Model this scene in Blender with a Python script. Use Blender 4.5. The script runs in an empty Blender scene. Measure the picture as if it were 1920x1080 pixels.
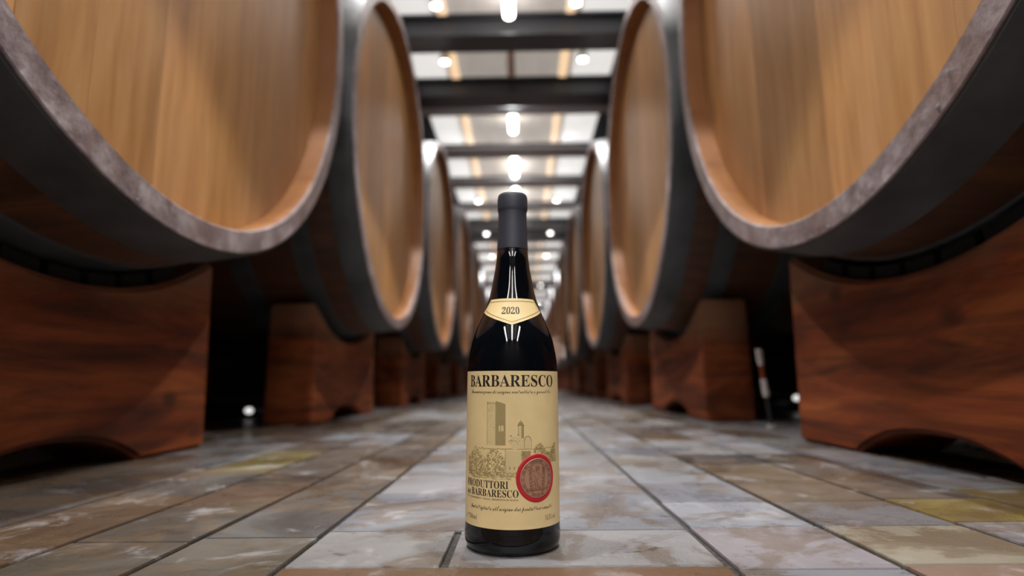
import bpy, bmesh, math, random
from mathutils import Vector, Matrix
random.seed(7)
sc = bpy.context.scene
COL = sc.collection
PI = math.pi

# ------------------------------------------------------------------ camera
R = 0.686                      # radius of a cask at its rim, metres
CAMH = 0.1331
BOTTLE_Y = 0.5145
cam = bpy.data.cameras.new('camera')
cam.sensor_width = 36.0
cam.lens = 1096.5 / 1920.0 * 36.0
cam.clip_start = 0.01
cam.dof.use_dof = True
cam.dof.focus_distance = 0.475
cam.dof.aperture_fstop = 2.9
camo = bpy.data.objects.new('camera', cam)
COL.objects.link(camo)
camo.matrix_world = (Matrix.Translation((0, 0, CAMH)) @ Matrix.Rotation(0.0161, 4, 'Z')
                     @ Matrix.Rotation(PI / 2 + 0.1606, 4, 'X') @ Matrix.Rotation(-0.010, 4, 'Z'))
sc.camera = camo

# ------------------------------------------------------------------ world, exposure
sc.view_settings.view_transform = 'Standard'
sc.view_settings.look = 'None'
sc.view_settings.gamma = 1.0
sc.view_settings.use_curve_mapping = False
sc.view_settings.exposure = 0.74
world = bpy.data.worlds.new('world')
sc.world = world
world.use_nodes = True
world.node_tree.nodes['Background'].inputs[0].default_value = (0.5, 0.55, 0.62, 1)
world.node_tree.nodes['Background'].inputs[1].default_value = 0.05

LAMP_STRENGTH = 11.0            # the white tube lamps under the ceiling
SPOT_WATTS = 60.0          # small round lamps on either side of the aisle
SPOT_Y = [0.54 + 1.48 * k for k in range(12)]
LAMP_Y = [-1.75, -0.85, 0.05, 0.94, 1.83, 2.72, 4.25, 5.38, 6.30] + [7.25 + 0.95 * k for k in range(12)]

# ------------------------------------------------------------------ node helpers
def srgb(r, g, b):
    f = lambda c: ((c / 255.0) / 12.92 if c <= 10 else (((c / 255.0) + 0.055) / 1.055) ** 2.4)
    return (f(r), f(g), f(b), 1.0)

class Mat:
    def __init__(s, name):
        s.m = bpy.data.materials.new(name)
        s.m.use_nodes = True
        s.t = s.m.node_tree
        s.b = s.t.nodes['Principled BSDF']
        s.out = s.t.nodes['Material Output']
    def n(s, typ, **kw):
        nd = s.t.nodes.new(typ)
        for k, v in kw.items():
            if k.startswith('i_'):
                key = k[2:]
                nd.inputs[int(key) if key.isdigit() else key.replace('_', ' ')].default_value = v
            else:
                setattr(nd, k, v)
        return nd
    def l(s, a, b):
        s.t.links.new(a, b)
    def coords(s, scale=(1, 1, 1), kind='Object', rnd=False):
        tc = s.n('ShaderNodeTexCoord')
        mp = s.n('ShaderNodeMapping')
        mp.inputs['Scale'].default_value = scale
        s.l(tc.outputs[kind], mp.inputs['Vector'])
        if rnd:
            oi = s.n('ShaderNodeObjectInfo')
            ml = s.n('ShaderNodeMath', operation='MULTIPLY')
            ml.inputs[1].default_value = 37.0
            s.l(oi.outputs['Random'], ml.inputs[0])
            s.l(ml.outputs[0], mp.inputs['Location'])
        return mp.outputs[0]
    def noise(s, vec, scale, detail=6, rough=0.6, dist=0.0):
        nd = s.n('ShaderNodeTexNoise')
        nd.inputs['Scale'].default_value = scale
        nd.inputs['Detail'].default_value = detail
        nd.inputs['Roughness'].default_value = rough
        nd.inputs['Distortion'].default_value = dist
        s.l(vec, nd.inputs['Vector'])
        return nd.outputs['Fac']
    def ramp(s, fac, stops):
        nd = s.n('ShaderNodeValToRGB')
        e = nd.color_ramp.elements
        while len(e) < len(stops):
            e.new(0.5)
        for i, (p, c) in enumerate(stops):
            e[i].position = p
            e[i].color = c if len(c) == 4 else (*c, 1)
        s.l(fac, nd.inputs['Fac'])
        return nd.outputs['Color']
    def mix(s, a, b, fac, mode='MIX'):
        nd = s.n('ShaderNodeMix', data_type='RGBA', blend_type=mode)
        for sock, v in ((nd.inputs[0], fac), (nd.inputs[6], a), (nd.inputs[7], b)):
            if hasattr(v, 'links') or hasattr(v, 'is_linked'):
                s.l(v, sock)
            else:
                sock.default_value = v
        return nd.outputs[2]
    def attr(s, name):
        nd = s.n('ShaderNodeAttribute', attribute_name=name)
        return nd.outputs['Color']
    def bump(s, h, strength=0.3, dist=0.01):
        nd = s.n('ShaderNodeBump')
        nd.inputs['Strength'].default_value = strength
        nd.inputs['Distance'].default_value = dist
        s.l(h, nd.inputs['Height'])
        s.l(nd.outputs[0], s.b.inputs['Normal'])
    def set(s, **kw):
        for k, v in kw.items():
            s.b.inputs[k.replace('_', ' ')].default_value = v
        return s

def g(v):
    return (v, v, v, 1)

def simple(name, col, rough=0.5, metal=0.0, **kw):
    m = Mat(name)
    m.set(Base_Color=col, Roughness=rough, Metallic=metal)
    v = m.coords()
    f = m.noise(v, 30, 3)
    m.l(m.mix(col, tuple(c * 0.82 for c in col[:3]) + (1,), f), m.b.inputs['Base Color'])
    for k, val in kw.items():
        m.b.inputs[k.replace('_', ' ')].default_value = val
    return m.m

def emit(name, col, strength):
    m = Mat(name)
    m.set(Base_Color=(0.8, 0.8, 0.8, 1), Emission_Color=col, Emission_Strength=strength)
    return m.m

# ------------------------------------------------------------------ materials
def mat_slate():
    m = Mat('slate_tiles')
    v = m.coords()
    base = m.mix(m.attr('tile'), g(0.74), 1.0, 'MULTIPLY')
    n1 = m.noise(v, 9, 10, 0.68, 0.6)
    n2 = m.noise(v, 45, 8, 0.7, 0.3)
    n3 = m.noise(v, 2.4, 5, 0.6)
    mud = m.ramp(n1, [(0.50, g(0)), (0.545, g(1))])
    c = m.mix(base, srgb(92, 76, 58), m.mix(g(0), g(0.6), mud))
    c = m.mix(c, srgb(160, 160, 164), m.mix(g(0), g(0.5), m.ramp(m.noise(v, 13, 9, 0.7, 0.5), [(0.56, g(0)), (0.66, g(1))])))  # pale patches put wet glints into the slate colour
    dk = m.ramp(m.noise(m.coords((0.6, 1.0, 1.0)), 30, 9, 0.78, 1.0), [(0.36, g(1)), (0.41, g(0))])
    c = m.mix(c, srgb(60, 54, 50), m.mix(g(0), g(0.75), dk))
    m.l(c, m.b.inputs['Base Color'])
    w = m.ramp(m.noise(v, 6.5, 6, 0.6, 0.8), [(0.36, g(0.10)), (0.44, g(0.26)), (0.52, g(0.38)), (0.64, g(0.6))])
    w2 = m.mix(w, m.ramp(n2, [(0.3, g(0.2)), (0.7, g(0.5))]), 0.25)
    m.l(w2, m.b.inputs['Roughness'])
    mixb = m.mix(n1, n2, 0.45)
    m.bump(mixb, 0.38, 0.006)
    m.b.inputs['Specular IOR Level'].default_value = 0.6
    return m.m

def mat_grout():
    m = Mat('grout')
    v = m.coords()
    n = m.noise(v, 260, 5, 0.7)
    m.l(m.ramp(n, [(0.42, srgb(34, 31, 30)), (0.78, srgb(92, 86, 82))]), m.b.inputs['Base Color'])
    m.set(Roughness=0.6)
    m.bump(n, 0.8, 0.004)
    return m.m

def mat_head(wall=False):
    m = Mat('pale_oak_head')
    tone = (1, 1, 1, 1) if wall else m.attr('tone')
    v = m.coords((1.0, 5.0, 0.5), rnd=True)       # planks run upright: fine across, long along z
    gr = m.noise(v, 8, 5, 0.55, 0.3)
    v2 = m.coords((1, 1.0, 0.55), rnd=True)
    cl = m.noise(v2, 3.2, 4, 0.6)
    c = m.ramp(gr, [(0.25, srgb(156, 108, 60)), (0.5, srgb(184, 136, 82)), (0.8, srgb(202, 158, 106))])
    c = m.mix(c, tone, 1.0, 'MULTIPLY')
    c = m.mix(c, srgb(168, 132, 98), m.mix(g(0), g(0.55), m.ramp(cl, [(0.42, g(0)), (0.66, g(1))])))
    if wall:
        c = m.mix(c, srgb(196, 176, 160), 1.0, 'MULTIPLY')
    m.l(c, m.b.inputs['Base Color'])
    m.set(Roughness=0.46)
    m.bump(gr, 0.12, 0.004)
    return m.m

def mat_rim():
    m = Mat('damp_grey_oak_end_grain')
    v = m.coords(rnd=True)
    n1 = m.noise(v, 20, 8, 0.72)
    n2 = m.noise(v, 90, 4, 0.6)
    n0 = m.noise(v, 3.5, 4, 0.6)
    c = m.ramp(n1, [(0.32, srgb(92, 80, 82)), (0.5, srgb(142, 130, 133)), (0.70, srgb(186, 178, 182))])
    c = m.mix(c, srgb(104, 74, 64), m.mix(g(0), g(0.5), m.ramp(n0, [(0.45, g(0)), (0.6, g(1))])))
    m.l(c, m.b.inputs['Base Color'])
    m.l(m.ramp(n1, [(0.3, g(0.28)), (0.7, g(0.5))]), m.b.inputs['Roughness'])
    m.bump(n2, 0.35, 0.004)
    return m.m

def mat_stave():
    m = Mat('dark_oak_staves')
    v = m.coords((0.8, 7, 7), rnd=True)
    n = m.noise(v, 4, 7, 0.65, 0.5)
    c = m.ramp(n, [(0.25, srgb(44, 27, 19)), (0.55, srgb(84, 52, 33)), (0.85, srgb(120, 76, 46))])
    m.l(c, m.b.inputs['Base Color'])
    m.set(Roughness=0.5)
    m.bump(n, 0.25, 0.006)
    return m.m

def mat_hoop():
    m = Mat('dark_hoop_steel')
    v = m.coords(rnd=True)
    n = m.noise(v, 7, 7, 0.65)
    c = m.ramp(n, [(0.3, srgb(62, 65, 68)), (0.6, srgb(86, 89, 92)), (0.82, srgb(110, 106, 100))])
    m.l(c, m.b.inputs['Base Color'])
    m.l(m.ramp(n, [(0.3, g(0.38)), (0.8, g(0.6))]), m.b.inputs['Roughness'])
    m.set(Metallic=0.35)
    m.bump(m.noise(v, 40, 5), 0.15, 0.004)
    return m.m

def mat_cradle():
    m = Mat('reddish_timber')
    v = m.coords((1, 0.35, 2.2), rnd=True)
    n = m.noise(v, 3.2, 9, 0.62, 1.6)
    n2 = m.noise(m.coords((1, 1.0, 10), rnd=True), 2.6, 7, 0.62, 0.9)
    c = m.ramp(n, [(0.25, srgb(58, 24, 10)), (0.48, srgb(124, 58, 26)), (0.75, srgb(166, 94, 46))])
    c = m.mix(c, srgb(52, 26, 16), m.mix(g(0), g(0.85), m.ramp(n2, [(0.42, g(0)), (0.68, g(1))])))
    # greyed, weathered band along the upper edge
    tc = m.n('ShaderNodeTexCoord')
    sx = m.n('ShaderNodeSeparateXYZ')
    m.l(tc.outputs['Object'], sx.inputs[0])
    ad = m.n('ShaderNodeMath', operation='MULTIPLY_ADD')
    ad.inputs[1].default_value = 0.22
    m.l(m.noise(m.coords(rnd=True), 4, 5), ad.inputs[0])
    m.l(sx.outputs[2], ad.inputs[2])
    top = m.ramp(ad.outputs[0], [(0.38, g(0)), (0.47, g(1))])
    c = m.mix(c, srgb(134, 100, 76), m.mix(g(0), g(0.75), top))
    kn = m.n('ShaderNodeTexVoronoi')
    kn.inputs['Scale'].default_value = 4.5
    m.l(m.coords((1, 1, 1.6), rnd=True), kn.inputs['Vector'])
    c = m.mix(c, srgb(52, 24, 12), m.mix(g(0), g(0.75), m.ramp(kn.outputs['Distance'], [(0.06, g(1)), (0.16, g(0))])))
    m.l(c, m.b.inputs['Base Color'])
    m.set(Roughness=0.58, Specular_IOR_Level=0.28)
    m.bump(n2, 0.3, 0.005)
    return m.m

def mat_deck():
    m = Mat('fine_steel_grating')
    tc = m.n('ShaderNodeTexCoord')
    sx = m.n('ShaderNodeSeparateXYZ')
    m.l(tc.outputs['Object'], sx.inputs[0])
    w = m.n('ShaderNodeMath', operation='MULTIPLY')
    w.inputs[1].default_value = 2 * PI / 0.014
    m.l(sx.outputs[0], w.inputs[0])
    sn = m.n('ShaderNodeMath', operation='SINE')
    m.l(w.outputs[0], sn.inputs[0])
    n = m.noise(m.coords((1.6, 0.5, 1)), 3.5, 5)
    c = m.ramp(n, [(0.3, srgb(182, 168, 156)), (0.7, srgb(226, 220, 214))])
    st = m.ramp(sn.outputs[0], [(0.0, g(0)), (0.8, g(1))])
    m.l(m.mix(c, srgb(84, 74, 66), m.mix(g(0.6), g(0), st)), m.b.inputs['Base Color'])
    m.set(Roughness=0.4, Metallic=0.0)
    em = m.n('ShaderNodeMath', operation='MULTIPLY')      # glow put into the slots to brighten the grating, standing for light from above
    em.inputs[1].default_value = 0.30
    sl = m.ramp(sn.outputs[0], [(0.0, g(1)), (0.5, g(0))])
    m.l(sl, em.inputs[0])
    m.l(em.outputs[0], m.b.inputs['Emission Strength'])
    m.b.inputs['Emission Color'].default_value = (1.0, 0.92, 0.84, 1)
    return m.m

def mat_wall(name, c1, c2, sc_=3):
    m = Mat(name)
    n = m.noise(m.coords(), sc_, 6)
    m.l(m.ramp(n, [(0.3, c1), (0.7, c2)]), m.b.inputs['Base Color'])
    m.set(Roughness=0.85)
    m.bump(n, 0.1, 0.01)
    return m.m

M = dict(
    slate=mat_slate(), grout=mat_grout(), head=mat_head(), oakwall=mat_head(True), rim=mat_rim(), stave=mat_stave(),
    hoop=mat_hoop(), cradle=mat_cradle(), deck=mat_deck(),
    wall=mat_wall('dark_plaster', srgb(50, 46, 44), srgb(74, 68, 64)),
    endwall=mat_wall('pale_plaster', srgb(150, 152, 156), srgb(186, 188, 190), 1.5),
    ceil=mat_wall('ceiling_concrete', srgb(92, 88, 86), srgb(140, 136, 132)),
    white=simple('white_painted_panel', srgb(226, 226, 224), 0.5),
    joist=simple('dark_painted_steel', srgb(72, 73, 78), 0.4, 0.1),
    joistp=simple('grey_galvanised_steel', srgb(206, 210, 218), 0.35, 0.0),
    rubber=simple('black_rubber', srgb(9, 8, 8), 0.95),
    pipe=simple('dull_pipe_steel', srgb(70, 70, 72), 0.4, 0.6),
    chrome=simple('pale_satin_steel', srgb(240, 232, 230), 0.2, 0.25),
    copper=simple('copper', srgb(190, 110, 70), 0.3, 1.0),
    cap=simple('white_plastic', srgb(235, 235, 232), 0.3),
    pink=simple('pinkish_primer_strip', srgb(236, 212, 200), 0.4),
    lamp=emit('lamp_white', (1.0, 0.97, 0.93, 1), LAMP_STRENGTH),
    spot=emit('spot_white', (1.0, 0.95, 0.88, 1), 14.0),
    warm=emit('warm_strip', (1.0, 0.66, 0.36, 1), 0.55),
    glowpanel=emit('panel_glow', (1.0, 0.98, 0.95, 1), 0.42),
    fillpanel=emit('fill_glow', (1.0, 0.985, 0.96, 1), 22.0),
    blobglow=emit('reflection_glow', (1.0, 0.98, 0.95, 1), 0.6),
)

# ------------------------------------------------------------------ mesh helpers
def link(name, me, mats, parent=None):
    o = bpy.data.objects.new(name, me)
    for mt in (mats if isinstance(mats, (list, tuple)) else [mats]):
        me.materials.append(mt)
    COL.objects.link(o)
    o.parent = parent
    return o

def from_bm(name, bm, mats, parent=None, smooth=None):
    me = bpy.data.meshes.new(name)
    bm.to_mesh(me)
    bm.free()
    if smooth is not None:
        for p in me.polygons:
            p.use_smooth = True
        if smooth < 3:
            me.set_sharp_from_angle(angle=smooth)
    return link(name, me, mats, parent)

def add_box(bm, x0, x1, y0, y1, z0, z1, mi=0):
    vs = [bm.verts.new(p) for p in ((x0, y0, z0), (x1, y0, z0), (x1, y1, z0), (x0, y1, z0),
                                    (x0, y0, z1), (x1, y0, z1), (x1, y1, z1), (x0, y1, z1))]
    for q in ((3, 2, 1, 0), (4, 5, 6, 7), (0, 1, 5, 4), (1, 2, 6, 5), (2, 3, 7, 6), (3, 0, 4, 7)):
        f = bm.faces.new([vs[i] for i in q])
        f.material_index = mi
    return vs

def add_lathe(bm, prof, n=96, axis='Z', mis=None, closed=False):
    """prof: list of (radius, t).  Revolved about the axis."""
    rings = []
    for (r, t) in prof:
        ring = []
        for k in range(n):
            a = 2 * PI * k / n
            c, s = r * math.cos(a), r * math.sin(a)
            ring.append(bm.verts.new((c, s, t) if axis == 'Z' else (t, c, s)))
        rings.append(ring)
    m = len(rings)
    for i in range(m if closed else m - 1):
        a, b = rings[i], rings[(i + 1) % m]
        for k in range(n):
            f = bm.faces.new((a[k], a[(k + 1) % n], b[(k + 1) % n], b[k]))
            if mis:
                f.material_index = mis[i]
    return rings

def tag(o, label=None, cat=None, group=None, kind=None):
    for k, v in (('label', label), ('category', cat), ('group', group), ('kind', kind)):
        if v:
            o[k] = v
    return o

def thing(name, label, cat, loc=(0, 0, 0), rz=0.0, group=None):
    o = bpy.data.objects.new(name, None)
    o.empty_display_size = 0.05
    COL.objects.link(o)
    o.location = loc
    o.rotation_euler = (0, 0, rz)
    return tag(o, label, cat, group)

def copy_tree(o, parent=None):
    c = o.copy()
    COL.objects.link(c)
    c.parent = parent
    for ch in list(o.children):
        copy_tree(ch, c)
    return c

def struct(name, bm, mats):
    return tag(from_bm(name, bm, mats), kind='structure')

# ------------------------------------------------------------------ floor of slate tiles
PAL = [srgb(132, 134, 140), srgb(124, 124, 128), srgb(134, 132, 136), srgb(116, 114, 116), srgb(126, 124, 122),
       srgb(120, 122, 130), srgb(112, 107, 102), srgb(136, 140, 148)]
DARKT = [srgb(74, 64, 56), srgb(84, 78, 74), srgb(68, 63, 62), srgb(88, 78, 70), srgb(84, 70, 58)]  # dark slate tones, lowered further for the unlit floor beside the casks
GOLD = srgb(114, 98, 62)
SPECIAL = [  # (x, y, colour): single slabs that stand out
    (0.455, 0.638, srgb(124, 108, 62)), (-0.44, 0.929, srgb(106, 94, 56)), (0.34, 0.563, srgb(146, 138, 122)),
    (-0.34, 0.619, srgb(84, 76, 68)), (-0.34, 0.516, srgb(88, 80, 70)), (-0.23, 0.638, srgb(92, 88, 86)),
    (-0.23, 0.516, srgb(98, 90, 80)), (0.05, 0.441, srgb(116, 88, 66)), (0.34, 0.441, srgb(134, 110, 96)),
    (0.35, 0.788, srgb(104, 90, 76)), (-0.46, 0.657, srgb(92, 74, 58)), (-0.34, 0.779, srgb(96, 76, 62)),
    (0.2, 0.516, srgb(140, 134, 140)), (0.2, 0.619, srgb(146, 148, 156)), (0.0, 0.507, srgb(144, 142, 146)),
]
def build_floor():
    me_v, me_f, cols, mi = [], [], [], []
    def tile(x0, x1, y0, y1, c):
        gp = 0.0032
        jx = [random.uniform(-0.0012, 0.0012) for _ in range(8)]
        h = random.uniform(-0.0006, 0.0006)
        bv = 0.0005; gy = 0.0015
        P = [(x0 + gp + jx[0], y0 + gy + jx[1] * .5), (x1 - gp + jx[2], y0 + gy + jx[3] * .5), (x1 - gp + jx[4], y1 - gy + jx[5] * .5), (x0 + gp + jx[6], y1 - gy + jx[7] * .5)]
        cx, cy = (x0 + x1) / 2, (y0 + y1) / 2
        b = len(me_v)
        for px, py in P:
            me_v.append((px, py, -0.004))
        for px, py in P:
            me_v.append((px, py, -0.0014 + h))
        for px, py in P:
            me_v.append((px + (bv if px < cx else -bv), py + (bv if py < cy else -bv), 0.0 + h * 0.3))
        fs = [(b + 8, b + 9, b + 10, b + 11)]
        for k in range(4):
            k2 = (k + 1) % 4
            fs.append((b + k, b + k2, b + 4 + k2, b + 4 + k))
            fs.append((b + 4 + k, b + 4 + k2, b + 8 + k2, b + 8 + k))
        for f in fs:
            me_f.append(f); cols.append(c); mi.append(0)
    xs = [-0.180, 0.15, 0.271, 0.401]
    while xs[-1] < 4.4:
        xs.append(xs[-1] + random.uniform(0.105, 0.135))
    xs = [-0.395, -0.286] + xs
    while xs[0] > -4.4:
        xs.insert(0, xs[0] - random.uniform(0.105, 0.135))
    near_rows = {  # hand-set cross joints close to the bottle, per column start
        -0.395: [0.530, 0.690], -0.286: [0.542, 0.76], -0.180: [0.456, 0.562], 0.15: [0.5715, 0.683], 0.271: [0.456, 0.5715, 0.683],
        0.401: [0.47, 0.585, 0.695]}
    for i in range(len(xs) - 1):
        x0, x1 = xs[i], xs[i + 1]
        y = -2.9 + random.uniform(0, 0.12)
        js = [y]
        nr = None
        for k, v in near_rows.items():
            if abs(k - x0) < 1e-6:
                nr = v
        first = nr[0] - 0.125 if nr else 99
        while y < 20.9:
            w = random.choice((0.12, 0.14, 0.18, 0.24, 0.30))
            if nr and y < first < y + w + 0.05:
                y = first; js.append(y)
                for v in nr:
                    y = v; js.append(y)
                nr = None; first = 99
                continue
            y += w
            js.append(y)
        for a, b in zip(js, js[1:]):
            cx, cy = (x0 + x1) / 2, (a + b) / 2
            c = random.choice(PAL)
            # dark slabs beside the casks: partly real tone, partly shade put into the colour
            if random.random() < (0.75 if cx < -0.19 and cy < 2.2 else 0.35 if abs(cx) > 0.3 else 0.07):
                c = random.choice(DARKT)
            if random.random() < 0.03 and abs(cx) > 0.3:
                c = GOLD
            for sx_, sy_, scol in SPECIAL:
                if x0 < sx_ < x1 and a < sy_ < b:
                    c = scol
            if abs(x0 + 0.180) < 1e-6:
                if b <= 0.563 and a >= 0.45:     # the slab row under the bottle is split once more
                    tile(x0, -0.06, a, b, srgb(138, 136, 136)); tile(-0.06, x1, a, b, srgb(144, 143, 146)); continue
                if random.random() < 0.4 and b > 0.9:
                    m_ = random.uniform(-0.09, 0.06)
                    tile(x0, m_, a, b, c); tile(m_, x1, a, b, random.choice(PAL)); continue
            tile(x0, x1, a, b, c)
    b = len(me_v)
    for p in ((-4.6, -3.1, -0.0034), (4.6, -3.1, -0.0034), (4.6, 21.1, -0.0034), (-4.6, 21.1, -0.0034),
              (-4.6, -3.1, -0.1), (4.6, -3.1, -0.1), (4.6, 21.1, -0.1), (-4.6, 21.1, -0.1)):
        me_v.append(p)
    for f in ((0, 1, 2, 3), (7, 6, 5, 4)):
        me_f.append(tuple(b + k for k in f)); cols.append(PAL[0]); mi.append(1)
    me = bpy.data.meshes.new('floor')
    me.from_pydata(me_v, [], me_f)
    at = me.color_attributes.new('tile', 'FLOAT_COLOR', 'CORNER')
    buf = []
    for p, c in zip(me.polygons, cols):
        for _ in range(p.loop_total):
            buf.extend(c)
    at.data.foreach_set('color', buf)
    me.polygons.foreach_set('material_index', mi)
    return tag(link('floor', me, [M['slate'], M['grout']]), kind='structure')
build_floor()

# ------------------------------------------------------------------ room shell
bm = bmesh.new(); add_box(bm, -4.7, -4.5, -3.1, 21.1, -0.1, 2.7); struct('wall_left', bm, M['wall'])
bm = bmesh.new(); add_box(bm, 4.5, 4.7, -3.1, 21.1, -0.1, 2.7); struct('wall_right', bm, M['wall'])
bm = bmesh.new(); add_box(bm, -4.5, 4.5, 20.9, 21.1, -0.1, 2.7); struct('wall_far', bm, M['endwall'])
bm = bmesh.new(); add_box(bm, -4.5, 4.5, -3.1, -2.9, -0.1, 2.7); struct('wall_behind', bm, M['wall'])
bm = bmesh.new(); add_box(bm, -4.5, 4.5, -2.9, 20.9, 2.57, 2.7); struct('ceiling', bm, M['ceil'])

ZJ = CAMH + 2.9 * R            # underside of the joists, 2.34 m
ZD = ZJ + 0.14                 # walkway grating above the aisle
DX0, DX1 = -0.72, 0.64
def deck_strip(name, x0, x1, mat, label, cat):
    bm = bmesh.new(); add_box(bm, x0, x1, -2.88, 20.88, ZD, ZD + 0.03)
    return tag(from_bm(name, bm, mat), label, cat)
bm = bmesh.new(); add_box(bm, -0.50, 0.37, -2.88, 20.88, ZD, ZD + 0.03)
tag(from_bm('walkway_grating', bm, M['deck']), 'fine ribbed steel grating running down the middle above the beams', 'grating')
for x0, x1, nm in ((DX0, -0.501, 'left'), (0.371, DX1, 'right')):
    deck_strip('glow_panel', x0, x1, M['glowpanel'], 'softly glowing white panel strip along the %s edge of the walkway grating' % nm, 'glow panel')  # white side panels, their glow put in to brighten the ceiling
deck_pink = None
bm = bmesh.new(); add_box(bm, -0.075, -0.025, -2.88, 20.88, ZD - 0.012, ZD - 0.001)  # added strip carrying the pinkish floor reflection as its own colour
tag(from_bm('reflection_strip', bm, M['pink']), 'pinkish strip painted as a reflection of the floor along the centre of the walkway grating', 'reflection strip')
for x0, x1, nm in ((-0.468, -0.412, 'left'), (0.28, 0.332, 'right')):
    bm = bmesh.new(); add_box(bm, x0, x1, -2.88, 20.88, ZD - 0.012, ZD - 0.001)
    tag(from_bm('warm_light_strip', bm, M['warm']), 'warm orange light strip along the %s side of the walkway grating' % nm, 'light strip')
for x0, x1, nm in ((DX0 - 0.12, DX0, 'left'), (DX1, DX1 + 0.12, 'right')):
    bm = bmesh.new(); add_box(bm, x0, x1, -2.88, 20.88, ZD, ZD + 0.085)
    tag(from_bm('edge_beam', bm, M['joist']), 'dark steel beam running lengthwise along the %s edge of the ceiling opening' % nm, 'beam')

# joists across the aisle
ORD = ['first', 'second', 'third', 'fourth', 'fifth', 'sixth', 'seventh', 'eighth', 'ninth', 'tenth', 'eleventh',
       'twelfth', 'thirteenth', 'fourteenth', 'fifteenth', 'sixteenth', 'seventeenth', 'eighteenth', 'nineteenth', 'twentieth', 'twenty-first', 'twenty-second']
def joist(y, big, label, grp):
    t = thing('ceiling_beam', label, 'beam', (0, y, ZJ), 0, grp)
    w = 0.092
    h = 0.139 if big else 0.045
    X0, X1 = -1.5, 1.4
    if big:
        bm = bmesh.new(); add_box(bm, X0, X1, -w, w, 0.0, 0.016); from_bm('bottom_flange', bm, M['joist'], t)
        bm = bmesh.new(); add_box(bm, X0, X1, -w * 0.55, -w * 0.45, 0.0161, h - 0.0161); from_bm('web', bm, M['joist'], t)
        bm = bmesh.new(); add_box(bm, X0, X1, -w, w, h - 0.016, h); from_bm('top_flange', bm, M['joist'], t)
    else:
        bm = bmesh.new(); add_box(bm, X0, X1, -w * 1.25, w * 1.25, 0.0, 0.010); from_bm('bottom_flange', bm, M['joistp'], t)
        bm = bmesh.new(); add_box(bm, X0, X1, -w * 1.25, -w * 1.15, 0.0101, h); from_bm('web', bm, M['joist'], t)
    return t
JY = [(3.195, 1), (3.915, 1), (4.88, 0), (5.69, 0), (6.53, 0), (7.5, 1), (8.15, 1), (8.8, 0)] + [(9.75 + 0.95 * k, int(k % 4 == 3)) for k in range(11)]
for i, (y, big) in enumerate(JY):
    joist(y, big, '%s steel beam across the aisle ceiling, the %s one counted from the near end'
          % ('deep dark' if big else 'shallow grey', ORD[i]), 'steel beams across the aisle')
bm = bmesh.new()
add_box(bm, -1.5, 1.4, 4.035, 4.14, ZJ + 0.0, ZJ + 0.03)
tag(from_bm('conduit', bm, M['joistp']), 'pale grey steel conduit lying across the aisle just behind the second deep beam', 'conduit')

# lamps
def make_lamp():
    t = thing('ceiling_lamp', 'x', 'lamp')
    bm = bmesh.new(); add_box(bm, -0.012, 0.012, -0.31, 0.31, 0.017, 0.045)
    bmesh.ops.bevel(bm, geom=bm.edges[:], offset=0.006, segments=2)
    from_bm('housing', bm, M['cap'], t)
    bm = bmesh.new()
    prof = [(0.0, -0.30), (0.018, -0.298), (0.028, -0.285), (0.028, 0.285), (0.018, 0.298), (0.0, 0.30)]
    for (r, y) in prof:
        pass
    n = 16
    rings = []
    for (r, y) in prof:
        rings.append([bm.verts.new((max(r, 1e-4) * math.cos(2 * PI * k / n), y, max(r, 1e-4) * math.sin(2 * PI * k / n) * 0.9 - 0.008)) for k in range(n)])
    for a, b in zip(rings, rings[1:]):
        for k in range(n):
            bm.faces.new((a[k], b[k], b[(k + 1) % n], a[(k + 1) % n]))
    from_bm('diffuser', bm, M['lamp'], t, smooth=4)
    for s in (-0.2, 0.2):
        bm = bmesh.new()
        add_box(bm, -0.004, 0.004, s - 0.004, s + 0.004, 0.045, 0.0795)
        from_bm('hanger', bm, M['joistp'], t)
    return t
proto = make_lamp()
vis = 0
for i, y in enumerate(LAMP_Y):
    t = proto if i == 0 else copy_tree(proto)
    t.location = (-0.05, y, ZJ + 0.06)
    if y < 2.5:
        t['label'] = 'white tube lamp above the near aisle end, %s from the back wall' % ORD[i]
        t['group'] = 'tube lamps above the near end'
    else:
        t['label'] = 'glowing white tube lamp over the aisle centre, the %s one up the aisle' % ORD[vis]
        t['group'] = 'tube lamps over the aisle'
        vis += 1
def make_spot():
    t = thing('spot_lamp', 'x', 'lamp')
    bm = bmesh.new(); add_lathe(bm, [(0.0001, 0.0625), (0.03, 0.0625), (0.034, 0.0), (0.026, 0.0), (0.024, 0.012), (0.0001, 0.012)], 20)
    from_bm('housing', bm, M['cap'], t, smooth=0.6)
    bm = bmesh.new(); add_lathe(bm, [(0.0001, -0.006), (0.016, -0.003), (0.0235, 0.004), (0.0235, 0.011), (0.0001, 0.0115)], 20)
    from_bm('lens', bm, M['spot'], t, smooth=0.8)
    return t
sp = make_spot(); first = True
ld = bpy.data.lights.new('spot_light', 'SPOT')
ld.energy = SPOT_WATTS
ld.color = (1.0, 0.975, 0.95)
ld.spot_size = math.radians(74)
ld.spot_blend = 0.12
ld.shadow_soft_size = 0.022
for k, y in enumerate(SPOT_Y):
    for x, nm in ((-0.478, 'left'), (0.415, 'right')):
        t = sp if first else copy_tree(sp)
        first = False
        t.location = (x, y, ZD - 0.075)
        lo = bpy.data.objects.new('spot_light', ld)
        COL.objects.link(lo)
        lo.location = (x, y, ZD - 0.075 - 0.032)
        t['label'] = 'small white spot lamp beside the %s warm strip, the %s one up the aisle' % (nm, ORD[k])
        t['group'] = 'spot lamps beside the warm strips'

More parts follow.
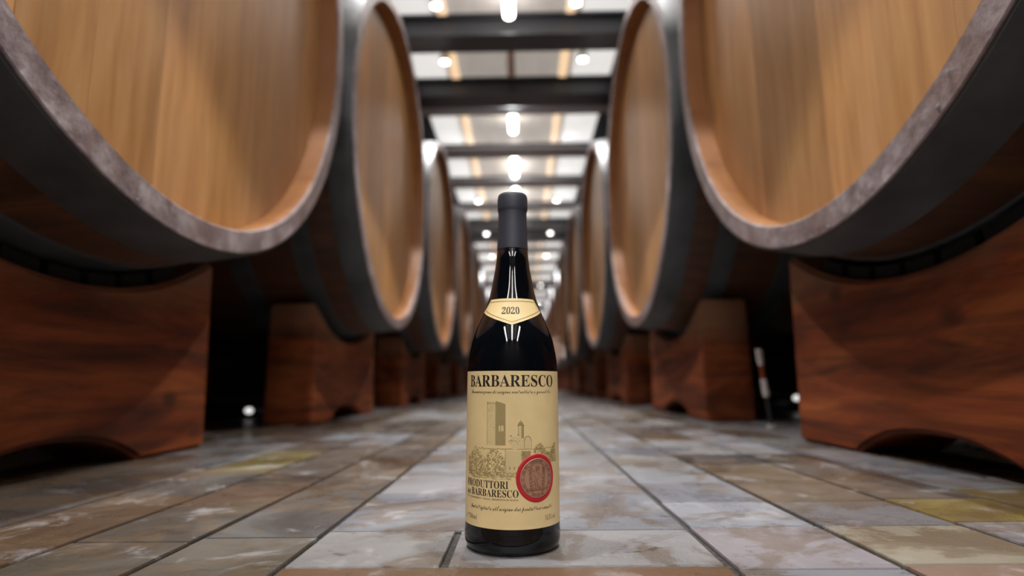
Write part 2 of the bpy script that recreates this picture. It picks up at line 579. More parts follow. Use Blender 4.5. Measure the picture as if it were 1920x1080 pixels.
for y, wh in ((2.93, 'just before the first deep ceiling beam'),):
    for x, nm in ((-0.45, 'left'), (0.32, 'right')):
        t = copy_tree(sp)
        t.location = (x, y, ZD - 0.075)
        t['label'] = 'small white spot lamp %s, %s of the centre' % (wh, nm)
        t['group'] = 'spot lamps before the first beam'

# fill panels added out of view behind the camera to light the label
for x in (-0.9, 0.0, 0.9):
    t = thing('fill_panel', 'long white added fill panel, unseen behind the camera, %s' % {-0.9: 'on the left', 0.0: 'in the middle', 0.9: 'on the right'}[x], 'lamp', (x, -2.2, ZJ))
    bm = bmesh.new(); add_box(bm, -0.09, 0.09, -0.62, 1.12, 0.01, 0.05); from_bm('fill_frame', bm, M['cap'], t)
    bm = bmesh.new(); add_box(bm, -0.08, 0.08, -0.6, 1.1, 0.0, 0.0095); from_bm('diffuser', bm, M['fillpanel'], t)  # glowing face of the added fill panel

# ------------------------------------------------------------------ casks
L = 2.0
def rad(t):
    u = (t - L / 2) / (L / 2)
    return R * (1 + 0.060 * (1 - u ** 4))
HOOPS = [(0.004, 0.12 * R), (0.24 * R, 0.335 * R), (0.55 * R, 0.65 * R)]
HOOPS = HOOPS + [(L - b, L - a) for a, b in reversed(HOOPS)]
RI = 0.938 * R
REC = 0.08 * R
ZC = CAMH + 1.3277 * R          # height of the cask axis
def build_cask():
    t = thing('wine_cask', 'x', 'cask')
    # staves: outer shell, end faces hidden under the rim part, inner walls
    bm = bmesh.new()
    n = 160
    prof, mis = [], []
    prof.append((RI, REC + 0.03)); mis.append(1)
    prof.append((RI, 0.006)); mis.append(0)
    for k in range(25):
        tt = 0.006 + (L - 0.012) * k / 24
        prof.append((rad(tt) - 0.0015, tt)); mis.append(0)
    prof.append((RI, L - 0.006)); mis.append(1)
    prof.append((RI, L - REC - 0.03))
    add_lathe(bm, prof, n, 'X', mis)
    bmesh.ops.recalc_face_normals(bm, faces=bm.faces[:])
    from_bm('body', bm, [M['stave'], M['oakwall']], t, smooth=0.7)
    for side in (0, 1):
        f = (lambda x: x) if side == 0 else (lambda x: L - x)
        bm = bmesh.new()
        add_lathe(bm, [(RI + 0.0005, f(0.0062)), (RI + 0.0005, f(0.0018)), (RI + 0.0022, f(0.0)), (R - 0.0022, f(0.0)), (R - 0.0005, f(0.0015)), (R - 0.0012, f(0.006))], n, 'X')
        bmesh.ops.recalc_face_normals(bm, faces=bm.faces[:])
        from_bm('rim', bm, M['rim'], t, smooth=0.3)
        # head: upright boards
        bm = bmesh.new()
        lay = bm.loops.layers.float_color.new('tone')
        y = -RI
        rnd = random.Random(3 + side)
        while y < RI - 1e-4:
            w = rnd.uniform(0.10, 0.17)
            y1 = min(y + w, RI)
            if RI - y1 < 0.05:
                y1 = RI
            k = rnd.uniform(0.72, 1.1)
            tone = (k, k * rnd.uniform(0.95, 1.0), k * rnd.uniform(0.88, 1.0), 1)
            N = 8
            grv = 0.0011
            ys = [y] + [y + grv + (y1 - y - 2 * grv) * j / N for j in range(N + 1)] + [y1]
            top, bot = [], []
            for j, yy in enumerate(ys):
                zz = math.sqrt(max(RI * RI - yy * yy, 0)) + 0.0
                zz = max(zz, 0.004)
                d = REC + (0.003 if j in (0, len(ys) - 1) else 0.0)
                top.append(bm.verts.new((f(d), yy, zz)))
                bot.append(bm.verts.new((f(d), yy, -zz)))
            for j in range(len(ys) - 1):
                q = (bot[j], top[j], top[j + 1], bot[j + 1])
                fc = bm.faces.new(q if side == 0 else q[::-1])
                for lp in fc.loops:
                    lp[lay] = tone
            y = y1
        from_bm('head', bm, M['head'], t)
    for a, b in HOOPS:
        bm = bmesh.new()
        pr = []
        th = 0.0035
        for j in range(5):
            tt = a + (b - a) * j / 4
            pr.append((rad(tt) + th, tt))
        add_lathe(bm, [(rad(a) - 0.002, a)] + pr + [(rad(b) - 0.002, b)], n, 'X')
        bmesh.ops.recalc_face_normals(bm, faces=bm.faces[:])
        from_bm('hoop', bm, M['hoop'], t, smooth=0.7)
    return t

CXL, CXR = 1.027 * R, 0.891 * R    # front faces of the cradles
XL, XR = -0.7515 * R, 0.6904 * R    # head planes
YL, YR, PITCH = 1.3119 * R, 1.3414 * R, 2.1576 * R
LH = 0.602 * R
RS = 1.088 * R                    # radius of the saddle cut
def build_cradle():
    """saddle block; local x runs away from the aisle, y along it"""
    t = thing('cask_cradle', 'x', 'cradle')
    th = 0.23 * R
    pts = []
    N = 28
    zt = lambda y: ZC - math.sqrt(RS * RS - y * y)
    # outline in (y, z), counter-clockwise seen from the aisle
    ah, aw = 0.050, 0.29 * R
    bot = [(-LH * 1.015, 0.0), (-aw - 0.01, 0.0)]
    for j in range(13):
        a = PI - PI * j / 12
        bot.append((aw * math.cos(a), ah * (1 - abs(math.cos(a)) ** 2.4)))
    bot += [(aw + 0.01, 0.0), (LH * 1.015, 0.0)]
    top = []
    zmax = 0.412
    for j in range(N + 1):
        y = LH * 0.98 - 2 * LH * 0.98 * j / N
        top.append((y, min(zt(y), zmax)))
    # build as columns between top and bottom so every face stays simple
    ysb = sorted(set([round(p[0], 5) for p in bot] + [round(p[0], 5) for p in top if abs(p[0]) < LH * 0.97]))
    def bz(y):
        for (a, za), (b, zb) in zip(bot, bot[1:]):
            if a - 1e-6 <= y <= b + 1e-6:
                return za + (zb - za) * ((y - a) / (b - a) if b > a else 0)
        return 0.0
    bm = bmesh.new()
    cols = []
    for y in ysb:
        yt = y * 0.98 / 1.015 if abs(abs(y) - LH * 1.015) < 1e-4 else y
        z1 = min(zt(yt), zmax)
        z0 = bz(y)
        c = []
        M_ = 8
        for j in range(M_ + 1):
            s = j / M_
            c.append((y + (yt - y) * s, z0 + (z1 - z0) * s))
        cols.append(c)
    F, B = [], []
    for c in cols:
        F.append([bm.verts.new((0, p[0], p[1])) for p in c])
        B.append([bm.verts.new((th, p[0], p[1])) for p in c])
    for i in range(len(cols) - 1):
        for j in range(8):
            bm.faces.new((F[i][j], F[i + 1][j], F[i + 1][j + 1], F[i][j + 1]))
            bm.faces.new((B[i][j + 1], B[i + 1][j + 1], B[i + 1][j], B[i][j]))
        bm.faces.new((F[i][8], F[i + 1][8], B[i + 1][8], B[i][8]))
        bm.faces.new((B[i][0], B[i + 1][0], F[i + 1][0], F[i][0]))
    for i in (0, len(cols) - 1):
        for j in range(8):
            bm.faces.new((F[i][j], F[i][j + 1], B[i][j + 1], B[i][j]))
    bmesh.ops.recalc_face_normals(bm, faces=bm.faces[:])
    ed = [e for e in bm.edges if len(e.link_faces) == 2 and e.calc_face_angle(0) > 1.0]
    bmesh.ops.bevel(bm, geom=ed, offset=0.008, segments=2, affect='EDGES')
    from_bm('block', bm, M['cradle'], t, smooth=0.5)
    # black rubber pads between block and cask
    for k, y in enumerate((-0.26, -0.17, -0.085, 0.0, 0.085, 0.17, 0.26)):
        bm = bmesh.new()
        w = 0.034
        for dy in (0,):
            add = []
            for yy in (y - w, y + w):
                zz = zt(yy)
                ang = math.asin(yy / RS)
                ax = min(0.038, 0.06)
                # pad reaches from the block up to the staves
                add.append((yy, zz - 0.004)); add.append((yy - math.sin(ang) * 0.024, zz + math.cos(ang) * 0.024))
            q = [add[0], add[2], add[3], add[1]]
            a = [bm.verts.new((0.02, p[0], p[1])) for p in q]
            b = [bm.verts.new((th - 0.01, p[0], p[1])) for p in q]
            bm.faces.new(a); bm.faces.new(b[::-1])
            for i in range(4):
                bm.faces.new((a[i], b[i], b[(i + 1) % 4], a[(i + 1) % 4]))
            bmesh.ops.recalc_face_normals(bm, faces=bm.faces[:])
        from_bm('pad', bm, M['rubber'], t)
    return t

cask0 = build_cask()
cradle0 = build_cradle()
NC = 12
used = False
casks = {}
for side, nm in ((0, 'left'), (1, 'right')):
    for i in range(NC):
        y = (YL, YR)[side] + i * PITCH
        c = copy_tree(cask0) if used else cask0
        c.location = ((XL, XR)[side], y, ZC)
        c.rotation_euler = (0, 0, PI if side == 0 else 0)
        where = {0: 'nearest the camera, filling the corner',
                 1: 'second from the near end'}.get(i, '%s from the near end' % ORD[i])
        c['label'] = 'large oak wine cask in the %s row, %s' % (nm, where)
        c['category'] = 'cask'
        c['group'] = 'oak casks in the %s row' % nm
        casks[(side, i)] = c
        for rear in ((0, 1) if i < 3 else (0,)):
            k = copy_tree(cradle0) if used else cradle0
            used = True
            off = (CXL + (XL), CXR - XR)[side] if rear == 0 else L - 0.2 * R - 0.19 * R
            x = (-1, 1)[side] * (abs((XL, XR)[side]) + off)
            k.location = (x, y, 0.0)
            k.rotation_euler = (0, 0, PI if side == 0 else 0)
            k['label'] = 'reddish timber cradle under the %s%s cask of the %s row' % ('back end of the ' if rear else '', ORD[i], nm)
            k['category'] = 'cradle'
            k['group'] = 'timber cradles of the %s row' % nm

# water drops clinging to the two near rims
def mat_water():
    m = Mat('water')
    m.set(Base_Color=(0.9, 0.93, 0.95, 1), Roughness=0.03, Transmission_Weight=0.9, IOR=1.33)
    return m.m
M['water'] = mat_water()
def drop_mesh():
    bm = bmesh.new()
    bmesh.ops.create_icosphere(bm, subdivisions=2, radius=0.0030)
    me = bpy.data.meshes.new('water_drop'); bm.to_mesh(me); bm.free()
    for p in me.polygons: p.use_smooth = True
    me.materials.append(M['water'])
    return me
dm = drop_mesh()
def drops(cask, lst):
    rim = [c for c in cask.children if c.name.startswith('rim')][0]
    for a, r in lst:
        o = bpy.data.objects.new('water_drop', dm)
        COL.objects.link(o)
        o.parent = rim
        o.location = (-0.0012, r * R * math.sin(a), -r * R * math.cos(a))
# angle measured from the bottom; local +y points up the aisle on the right, down it on the left
drops(casks[(1, 0)], [(-0.06, .990), (0.02, .992), (0.10, .993), (0.16, .990), (-0.14, .988), (-0.19, .984), (-0.24, .983), (0.17, .985), (0.30, .985), (-0.5, .96), (-0.45, .985)])
drops(casks[(0, 0)], [(0.22, .985), (0.60, .985), (0.66, .965)])

# ------------------------------------------------------------------ things standing low behind the cradles
def tube(bm, p0, p1, r, n=14):
    p0, p1 = Vector(p0), Vector(p1)
    d = (p1 - p0).normalized()
    u = d.orthogonal().normalized(); w = d.cross(u)
    A = [bm.verts.new(p0 + (u * math.cos(2 * PI * k / n) + w * math.sin(2 * PI * k / n)) * r) for k in range(n)]
    B = [bm.verts.new(p1 + (u * math.cos(2 * PI * k / n) + w * math.sin(2 * PI * k / n)) * r) for k in range(n)]
    for k in range(n):
        bm.faces.new((A[k], A[(k + 1) % n], B[(k + 1) % n], B[k]))
    bm.faces.new(A[::-1]); bm.faces.new(B)
t = thing('drain_pipe', 'slim upright metal drain pipe with a copper middle between the two nearest right cradles', 'pipe', (0.70, 1.70, 0))
for nm, z0, z1, r, mt in (('base', 0.0, 0.010, 0.013, 'chrome'), ('pipe', 0.010, 0.088, 0.005, 'pipe'), ('lower_sleeve', 0.088, 0.137, 0.0085, 'chrome'),
                          ('copper_section', 0.137, 0.176, 0.007, 'copper'), ('upper_sleeve', 0.176, 0.222, 0.0085, 'chrome')):
    bm = bmesh.new(); tube(bm, (-0.020 * z0 / 0.22, 0, z0), (-0.020 * z1 / 0.22, 0, z1), r)
    from_bm(nm, bm, M[mt], t, smooth=0.8)
for s, x0, x1, y, capx, capz in ((-1, -2.6, -1.08, 2.50, -1.11, 0.03), (1, 1.08, 2.6, 2.66, 1.17, 0.055)):
    nm = 'left' if s < 0 else 'right'
    t = thing('floor_pipe', 'dark steel pipe lying along the floor in the gap of the %s row' % nm, 'pipe', (0, y, 0.0))
    bm = bmesh.new(); tube(bm, (x0, 0, 0.028), (x1, 0, 0.028), 0.028); from_bm('pipe', bm, M['pipe'], t, smooth=0.8)
    t = thing('reflection_blob', 'small round white glowing blob standing for a bright reflection in the dark gap behind the first %s cradle' % nm, 'lamp', (capx, y - 0.1, 0))  # glowing blob added in place of a lamp reflection low in the gap
    bm = bmesh.new(); tube(bm, (0, 0, 0), (0, 0, capz - 0.012), 0.006); from_bm('blob_stem', bm, M['pipe'], t)
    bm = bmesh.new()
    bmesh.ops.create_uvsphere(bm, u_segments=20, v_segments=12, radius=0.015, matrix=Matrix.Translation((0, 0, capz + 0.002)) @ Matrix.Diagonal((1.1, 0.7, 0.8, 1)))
    from_bm('glow_ball', bm, M['blobglow'], t, smooth=4)

# ------------------------------------------------------------------ the bottle
PROF = [(0.0001, 0.0035), (0.020, 0.0035), (0.030, 0.0012), (0.0345, 0.0), (0.0368, 0.0006), (0.0386, 0.0026), (0.0396, 0.0062), (0.0399, 0.011),
        (0.0396, 0.0165), (0.03938, 0.0205), (0.0393, 0.06), (0.0390, 0.11), (0.03882, 0.1440), (0.03846, 0.1512), (0.0377, 0.1570), (0.03673, 0.1618), (0.0356, 0.1675),
        (0.03406, 0.1729), (0.0320, 0.1788), (0.02984, 0.1836), (0.0274, 0.1890), (0.02503, 0.19445), (0.0229, 0.2000), (0.02089, 0.2058), (0.01882, 0.21436),
        (0.01717, 0.22343), (0.01561, 0.23207), (0.01446, 0.24074), (0.01369, 0.2502), (0.01325, 0.2506), (0.0125, 0.262), (0.0122, 0.285), (0.0122, 0.300), (0.0001, 0.300)]
def rz_at(z):
    body = [p for p in PROF if p[1] > 0.006]
    for (r0, z0), (r1, z1) in zip(body, body[1:]):
        if z0 <= z <= z1 and z1 > z0:
            return r0 + (r1 - r0) * (z - z0) / (z1 - z0)
    return 0.0394
def mat_glass():
    m = Mat('dark_bottle_glass')
    m.set(Base_Color=(0.006, 0.0065, 0.006, 1), Roughness=0.045, IOR=1.52, Specular_IOR_Level=0.4)
    m.l(m.ramp(m.noise(m.coords(), 14, 3), [(0.3, (0.0015, 0.002, 0.0035, 1)), (0.7, (0.003, 0.0035, 0.005, 1))]), m.b.inputs['Base Color'])
    return m.m
def mat_paper():
    m = Mat('cream_label_paper')
    v = m.coords()
    n = m.noise(v, 55, 4)
    m.l(m.ramp(n, [(0.3, srgb(222, 196, 142)), (0.7, srgb(230, 206, 154))]), m.b.inputs['Base Color'])
    m.set(Roughness=0.5)
    return m.m
M.update(glass=mat_glass(), paper=mat_paper(),
         foil=simple('charcoal_capsule', srgb(56, 58, 70), 0.5, 0.0),
         ink=simple('black_ink', srgb(34, 24, 22), 0.5), sepia=simple('sepia_ink', srgb(168, 146, 98), 0.6),
         sepia2=simple('dark_sepia_ink', srgb(142, 122, 82), 0.6), brownink=simple('brown_ink', srgb(86, 62, 44), 0.5),
         palepaper=simple('pale_label_print', srgb(222, 198, 146), 0.5),
         gold=simple('brown_gold_line', srgb(140, 104, 58), 0.4, 0.2), red=simple('red_wax', srgb(196, 34, 48), 0.42),
         medal=simple('dull_copper_medal', srgb(186, 138, 112), 0.45, 0.15), medal2=simple('medal_relief', srgb(138, 96, 76), 0.45, 0.15))
bottle = thing('wine_bottle', 'dark red wine bottle with cream label and black capsule standing on the slate floor', 'bottle', (-0.0100, BOTTLE_Y, 0.0006))
bottle.rotation_euler = (0, 0.010, 0)
bm = bmesh.new(); add_lathe(bm, PROF, 128)
bmesh.ops.recalc_face_normals(bm, faces=bm.faces[:])
glass = from_bm('glass_body', bm, M['glass'], bottle, smooth=1.2)
# small moulded stipple marks low on the glass
bm = bmesh.new()
for a in (-0.42, -0.33, -0.24, 0.0, 0.05, 0.32):
    z = 0.0105
    r = rz_at(z)
    bmesh.ops.create_icosphere(bm, subdivisions=1, radius=0.0007, matrix=Matrix.Translation((r * math.sin(a), -r * math.cos(a), z)))
from_bm('moulded_dots', bm, M['glass'], glass, smooth=4)
# capsule with its lip ring
bm = bmesh.new()
add_lathe(bm, [(0.01330, 0.2500), (0.01392, 0.2501), (0.01392, 0.2508), (0.01355, 0.258), (0.01315, 0.268), (0.01290, 0.276), (0.01280, 0.2840), (0.01290, 0.2850), (0.01335, 0.2860), (0.01362, 0.2876),
               (0.01366, 0.2920), (0.01362, 0.2970), (0.01335, 0.2992), (0.0127, 0.3010), (0.0119, 0.3016), (0.0113, 0.3010), (0.0001, 0.3008)], 96)
bmesh.ops.recalc_face_normals(bm, faces=bm.faces[:])
from_bm('foil_capsule', bm, M['foil'], bottle, smooth=0.9)

def on(a, z, off):
    r = rz_at(z) + off
    return (r * math.sin(a), -r * math.cos(a), z)
RB = 0.0395
def P2(u, z, off):            # label millimetres -> bottle surface
    return on(u / 1000.0 / RB, z / 1000.0 - 0.0008, off)

# main label
bm = bmesh.new()
N, K = 150, 12
gv = [[bm.verts.new(on(-1.85 + 3.7 * i / N, 0.0203 + (0.1420 - 0.0203) * j / K, 0.00016)) for j in range(K + 1)] for i in range(N + 1)]
for i in range(N):
    for j in range(K):
        bm.faces.new((gv[i][j], gv[i + 1][j], gv[i + 1][j + 1], gv[i][j + 1]))
label = from_bm('front_label', bm, M['paper'], bottle, smooth=4)

def fontmap(s, up, lo, dg=None):
    o = ''
    for c in s:
        if 'A' <= c <= 'Z': o += chr(up + ord(c) - 65)
        elif 'a' <= c <= 'z': o += chr(lo + ord(c) - 97)
        elif c.isdigit() and dg: o += chr(dg + int(c))
        else: o += c
    return o
BOLD = (0x1D400, 0x1D41A, 0x1D7CE)
SCRIPT = (0x1D4D0, 0x1D4EA, None)
def text_mesh(s, style, embolden=0.0):
    cu = bpy.data.curves.new('lettering', 'FONT')
    cu.body = fontmap(s, *style) if style else s
    cu.resolution_u = 4
    cu.offset = embolden
    ob = bpy.data.objects.new('lettering', cu)
    COL.objects.link(ob)
    dg = bpy.context.evaluated_depsgraph_get()
    me = bpy.data.meshes.new_from_object(ob.evaluated_get(dg))
    bpy.data.objects.remove(ob); bpy.data.curves.remove(cu)
    return me
def lettering(name, s, style, u0, u1, z0, z1, mat, parent, P=P2, off=0.00030, slant=0.0, capref=None, emb=0.0):
    """fit the text between u0..u1 and its capital height between z0..z1 (mm), wrapped on the glass"""
    me = text_mesh(s, style, emb)
    xs = [v.co.x for v in me.vertices]
    x0, x1 = min(xs), max(xs)
    y0, y1 = (0.0, capref) if capref else (min(v.co.y for v in me.vertices), max(v.co.y for v in me.vertices))
    bm = bmesh.new(); bm.from_mesh(me); bpy.data.meshes.remove(me)
    bmesh.ops.triangulate(bm, faces=bm.faces[:])
    for v in bm.verts:
        a = (v.co.x - x0) / (x1 - x0); b = (v.co.y - y0) / (y1 - y0)
        v.co = Vector((u0 + (u1 - u0) * a, z0 + (z1 - z0) * b + slant * a, 0))
    long = [e for e in bm.edges if e.calc_length() > 1.6]
    if long:
        bmesh.ops.subdivide_edges(bm, edges=long, cuts=2)
        bmesh.ops.triangulate(bm, faces=[f for f in bm.faces if len(f.verts) > 4])
    for v in bm.verts:
        v.co = Vector(P(v.co.x, v.co.y, off))
    bmesh.ops.recalc_face_normals(bm, faces=bm.faces[:])
    return from_bm(name, bm, mat, parent)
lettering('title_lettering', 'BARBARESCO', BOLD, -42.8, 40.6, 130.3, 139.2, M['ink'], label, capref=0.66)
lettering('script_lettering', 'Denominazione di origine controllata e garantita', SCRIPT, -40.2, 36.4, 124.9, 127.9, M['brownink'], label, capref=0.70, emb=0.004)
lettering('producer_lettering', 'PRODUTTORI', BOLD, -45.6, -2.6, 51.5, 56.9, M['ink'], label, capref=0.66)
lettering('producer_lettering', 'BARBARESCO', BOLD, -38.0, 5.4, 45.1, 50.3, M['ink'], label, capref=0.66)
lettering('producer_lettering', 'del', BOLD, -45.6, -39.6, 45.1, 48.6, M['ink'], label, capref=0.66)
lettering('address_lettering', 'S.C.A. BARBARESCO - ITALIA - PRODOTTO IN ITALIA', BOLD, -45.0, 5.2, 42.5, 43.7, M['brownink'], label, capref=0.66)
lettering('bottler_lettering', "Imbottigliato all'origine dai produttori riuniti", SCRIPT, -38.3, 36.4, 35.0, 38.4, M['brownink'], label, capref=0.70, emb=0.004)
lettering('volume_lettering', 'e 750ml', BOLD, -47.0, -30.8, 26.4, 29.6, M['sepia2'], label, capref=0.66)
lettering('strength_lettering', '14,5% vol', BOLD, 28.4, 41.4, 26.4, 29.9, M['sepia2'], label, capref=0.66)

# village drawing: tower, church, houses, shrubs
rd = random.Random(11)
bm = bmesh.new()
def poly(pts, mi, off=0.00024):
    # split into thin upright slices so it hugs the curve
    xs_ = [p[0] for p in pts]
    vs = [bm.verts.new((p[0], p[1], off)) for p in pts]
    try:
        f = bm.faces.new(vs); f.material_index = mi
    except ValueError:
        pass
def rect(u0, u1, z0, z1, mi, off=0.00024):
    n = max(1, int((u1 - u0) / 2.5))
    for k in range(n):
        a = u0 + (u1 - u0) * k / n; b = u0 + (u1 - u0) * (k + 1) / n
        poly([(a, z0), (b, z0), (b, z1), (a, z1)], mi, off)
def stroke(u0, z0, u1, z1, w, mi, off=0.00026):
    dx, dz = u1 - u0, z1 - z0
    l = math.hypot(dx, dz) or 1e-6
    nx, nz = -dz / l * w / 2, dx / l * w / 2
    poly([(u0 + nx, z0 + nz), (u0 - nx, z0 - nz), (u1 - nx, z1 - nz), (u1 + nx, z1 + nz)], mi, off)
# tower
rect(-20.6, -13.1, 84.3, 116.4, 2, 0.00020)
stroke(-20.6, 84.3, -20.8, 118, 0.35, 1); stroke(-13.1, 84.3, -13.1, 118, 0.3, 1)
for k in range(6):
    u = -20.6 + k * 1.35
    rect(u, u + 0.75, 116.2, 118.4 - (k % 2) * 0.8, 0)
poly([(-13.1, 84.3), (-9.0, 84.3), (-9.0, 117.8), (-13.1, 118.8)], 0)
poly([(-9.0, 84.3), (-4.9, 84.3), (-4.9, 116.4), (-9.0, 117.8)], 0)
rect(-10.6, -6.4, 95.3, 99.6, 2, 0.00028)
for k in range(60):
    u = rd.uniform(-20.2, -13.5); z = rd.uniform(86, 117) if k % 2 else rd.uniform(104, 117)
    stroke(u, z, u + rd.uniform(0.3, 1.4), z + rd.uniform(-0.3, 0.3), 0.22, 0)
for k in range(50):
    u = rd.uniform(-12.8, -6); z = rd.uniform(85, 116)
    stroke(u, z, u + rd.uniform(0.3, 1.4), z + rd.uniform(-0.3, 0.3), 0.2, 1, 0.00028)
# church: bell tower with cupola, nave and small dome
rect(5.3, 9.6, 84, 100.0, 2, 0.00022)
stroke(5.3, 92, 5.3, 100, .35, 1); stroke(9.6, 90, 9.6, 100, .35, 1); rect(7.8, 9.6, 90, 99.8, 0)
rect(4.6, 10.2, 99.6, 100.3, 1)
for k in range(9):
    a0, a1 = PI * k / 9, PI * (k + 1) / 9
    poly([(7.3 + 2.2 * math.cos(a0), 100.3), (7.3 + 2.2 * math.cos(a1), 100.3), (7.3 + 2.2 * math.cos(a1), 100.3 + 2.6 * math.sin(a1)), (7.3 + 2.2 * math.cos(a0), 100.3 + 2.6 * math.sin(a0))], 0)
stroke(7.3, 102.8, 7.3, 104.4, .35, 1)
stroke(-1.2, 91.6, 6, 92.6, 0.8, 1); rect(-0.4, 15.2, 82.5, 91.2, 2, 0.00021)
stroke(-2.6, 87.2, -0.4, 88.6, .5, 1); stroke(-0.4, 88.6, 6.4, 87.8, .5, 1)
for k in range(10):
    a0, a1 = PI * k / 10, PI * (k + 1) / 10
    stroke(1.9 + 3.0 * math.cos(a0), 85.2 + 2.8 * math.sin(a0), 1.9 + 3.0 * math.cos(a1), 85.2 + 2.8 * math.sin(a1), .45, 0)
    stroke(13.1 + 2.9 * math.cos(a0), 87.2 + 4.2 * math.sin(a0), 13.1 + 2.9 * math.cos(a1), 87.2 + 4.2 * math.sin(a1), .55, 1)
stroke(10.2, 82, 10.2, 88, .45, 0); stroke(16, 82, 16, 87.5, .45, 0)
# wall and white house front
for k in range(40):
    u = -30 + k * 1.8
    stroke(u, 81.5 + rd.uniform(-.5, .5), u + 1.9, 81.5 + rd.uniform(-.5, .5), rd.uniform(.3, .8), 0)
rect(-4.8, 8.2, 62.5, 80.2, 2, 0.00023)
stroke(-5.0, 80.6, 8.6, 80.6, .6, 1); stroke(-5, 63, -5, 80.6, .4, 0); stroke(8.3, 63, 8.3, 80.6, .4, 0)
rect(8.6, 15.5, 66, 80.0, 0, 0.00023)
for a, b in ((-2, 66), (1.6, 66), (5, 66)):
    rect(a, a + 1.1, b, b + 2.2, 0, 0.00026)
# shrubs, roofs and slopes as short pen strokes
for k in range(3200):
    u = rd.uniform(-44, 44)
    top_ = 78 + 4 * math.sin(u * .33) + (3 if u > 18 else 0)
    z = rd.uniform(60 if u < 4 else 70, top_)
    if -4.8 < u < 8.2 and z > 61:
        continue
    if 4 < u and (u - 21) ** 2 + (z - 59) ** 2 < 19 ** 2:
        continue
    if rd.random() > 0.35 + 0.65 * (0.5 + 0.5 * math.sin(u * 0.8 + z * 0.55) * math.cos(z * 0.7 - u * .2)):
        continue
    a = rd.uniform(0, PI)
    l = rd.uniform(0.6, 2.0)
    stroke(u, z, u + l * math.cos(a), z + l * math.sin(a), rd.uniform(.22, .6), 1 if rd.random() < .3 else 0)
for k in range(130):
    u = rd.uniform(-44, 3); z = rd.uniform(58.5, 64)
    stroke(u, z, u + rd.uniform(1.5, 4), z + rd.uniform(-.6, .3), .3, 0)
for v in bm.verts:
    v.co = Vector(P2(v.co.x, v.co.y, v.co.z))
from_bm('village_drawing', bm, [M['sepia'], M['sepia2'], M['palepaper']], label)

# round seal: red ring with a raised copper medal
def disc_ring(name, prof, mats, parent, u0=21.2, z0=59.1, n=72, mis=None):
    bm = bmesh.new()
    rings = []
    for (r, off) in prof:
        rings.append([bm.verts.new(P2(u0 + r * math.cos(2 * PI * k / n), z0 + r * 1.03 * math.sin(2 * PI * k / n), off)) for k in range(n)])
    for i, (a, b) in enumerate(zip(rings, rings[1:])):
        for k in range(n):
            f = bm.faces.new((a[k], b[k], b[(k + 1) % n], a[(k + 1) % n]))
            if mis: f.material_index = mis[i]
    if prof[-1][0] < 0.2:
        bm.faces.new(rings[-1])
    bmesh.ops.recalc_face_normals(bm, faces=bm.faces[:])
    return from_bm(name, bm, mats, parent, smooth=1.0)
disc_ring('red_ring', [(17.9, 0.0002), (17.9, 0.0004), (17.5, 0.0007), (17.0, 0.0008), (15.6, 0.0008), (14.9, 0.0006), (14.6, 0.0003)], M['red'], label)
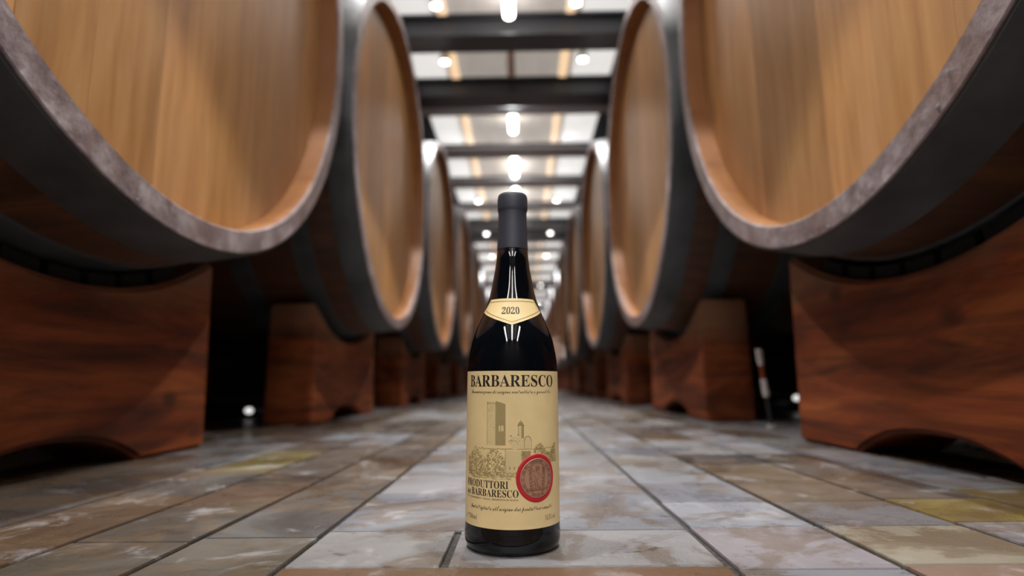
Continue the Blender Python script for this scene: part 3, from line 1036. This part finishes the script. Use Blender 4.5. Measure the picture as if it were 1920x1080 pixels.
def relief():
    n = 120
    bm = bmesh.new()
    rings = []
    H = []
    for j in range(46):
        r = 14.8 * (1 - j / 46.0)
        ring = []
        H.append([])
        for k in range(n):
            a = 2 * PI * k / n
            h = 0.0005
            if j == 0: h = 0.0002
            elif r > 13.6: h = 0.0010
            elif r > 11.8: h = 0.0007 + (0.0003 if (math.sin(a * 27) * math.sin(a * 11 + 1) > 0.1 and r < 13.2 and 12.1 < r) else 0)
            elif r > 11.2: h = 0.0009
            else:
                x, z = r * math.cos(a), r * math.sin(a)
                # a standing robed figure between two leafy sprays
                body = math.exp(-((x + 0.6 + 0.30 * z - 1.6 * math.sin(z * 0.45)) ** 2) / 6.0) * (1 if -8 < z < 6 else 0)
                headd = math.exp(-(x * x + (z - 7.2) ** 2) / 2.2)
                arm = math.exp(-((z - 3.2 + 0.35 * abs(x)) ** 2) / 0.8) * (1 if abs(x) < 7 else 0)
                folds = 0.5 + 0.5 * math.sin(x * 3.4 + z * 0.9)
                leaf = math.exp(-((abs(x) - 5.6 - 0.25 * z * 0.3) ** 2) / 2.5) * (0.5 + 0.5 * math.sin(z * 2.6 + abs(x) * 1.5))
                base_ = math.exp(-((z + 8.2) ** 2) / 0.5) * (1 if abs(x) < 7 else 0)
                h = 0.00055 + 0.0006 * max(body * (0.5 + 0.5 * folds), headd, arm * 0.5, leaf * 0.7, base_ * 0.8)
            H[-1].append(h)
            ring.append(bm.verts.new(P2(21.2 + r * math.cos(a), 59.1 + 1.03 * r * math.sin(a), h)))
        rings.append(ring)
    for i, (a, b) in enumerate(zip(rings, rings[1:])):
        for k in range(n):
            f = bm.faces.new((a[k], b[k], b[(k + 1) % n], a[(k + 1) % n]))
            hs = [H[i][k], H[i + 1][k], H[i][(k + 1) % n], H[i + 1][(k + 1) % n]]
            f.material_index = 1 if max(hs) - min(hs) > 0.00009 and i > 0 else 0
    bm.faces.new(rings[-1])
    bmesh.ops.recalc_face_normals(bm, faces=bm.faces[:])
    return from_bm('copper_medal', bm, [M['medal'], M['medal2']], label, smooth=1.2)
relief()

# vintage label on the shoulder
def vt(a, k, off, ins=0.0):
    a0 = 1.235 - ins * 28
    top = 0.2034 - ins if abs(a) < 0.98 else 0.2034 - ins - (abs(a) - 0.98) / (1.235 - 0.98) * 0.0103
    bot = 0.1799 + ins * 1.2 + 0.0131 * (abs(a) / 1.235)
    if top < bot: top = bot
    return on(a, bot + (top - bot) * k, off)
bm = bmesh.new()
N, K = 80, 14
AS = [-1.235 + 2.47 * i / N for i in range(N + 1)]
gv = [[bm.verts.new(vt(a, j / K, 0.00022)) for j in range(K + 1)] for a in AS]
for i in range(N):
    for j in range(K):
        bm.faces.new((gv[i][j], gv[i + 1][j], gv[i + 1][j + 1], gv[i][j + 1]))
vl = from_bm('vintage_label', bm, M['paper'], bottle, smooth=4)
bm = bmesh.new()
ins, w = 0.0022, 0.00045
A2 = [a * (1.235 - 0.10) / 1.235 for a in AS]
for edge in (0, 1):
    pa, pb = [], []
    for a in A2:
        def z_at(extra):
            top = 0.2034 - ins - extra if abs(a) < 0.98 else 0.2034 - ins - extra - (abs(a) - 0.98) / 0.255 * 0.0103
            bot = 0.1799 + ins + extra + 0.0131 * (abs(a) / 1.235)
            return top if edge else bot
        pa.append(bm.verts.new(on(a, z_at(0), 0.00034))); pb.append(bm.verts.new(on(a, z_at(w), 0.00034)))
    for i in range(len(A2) - 1):
        bm.faces.new((pa[i], pa[i + 1], pb[i + 1], pb[i]))
bmesh.ops.recalc_face_normals(bm, faces=bm.faces[:])
from_bm('border_line', bm, M['gold'], vl)
def PY(u, z, off):
    return on(u / 26.2, z / 1000.0 - 0.0008, off)
lettering('year_lettering', '2020', BOLD, -8.6, 6.3, 190.4, 196.2, M['ink'], vl, P=PY, capref=0.68, off=0.0004)
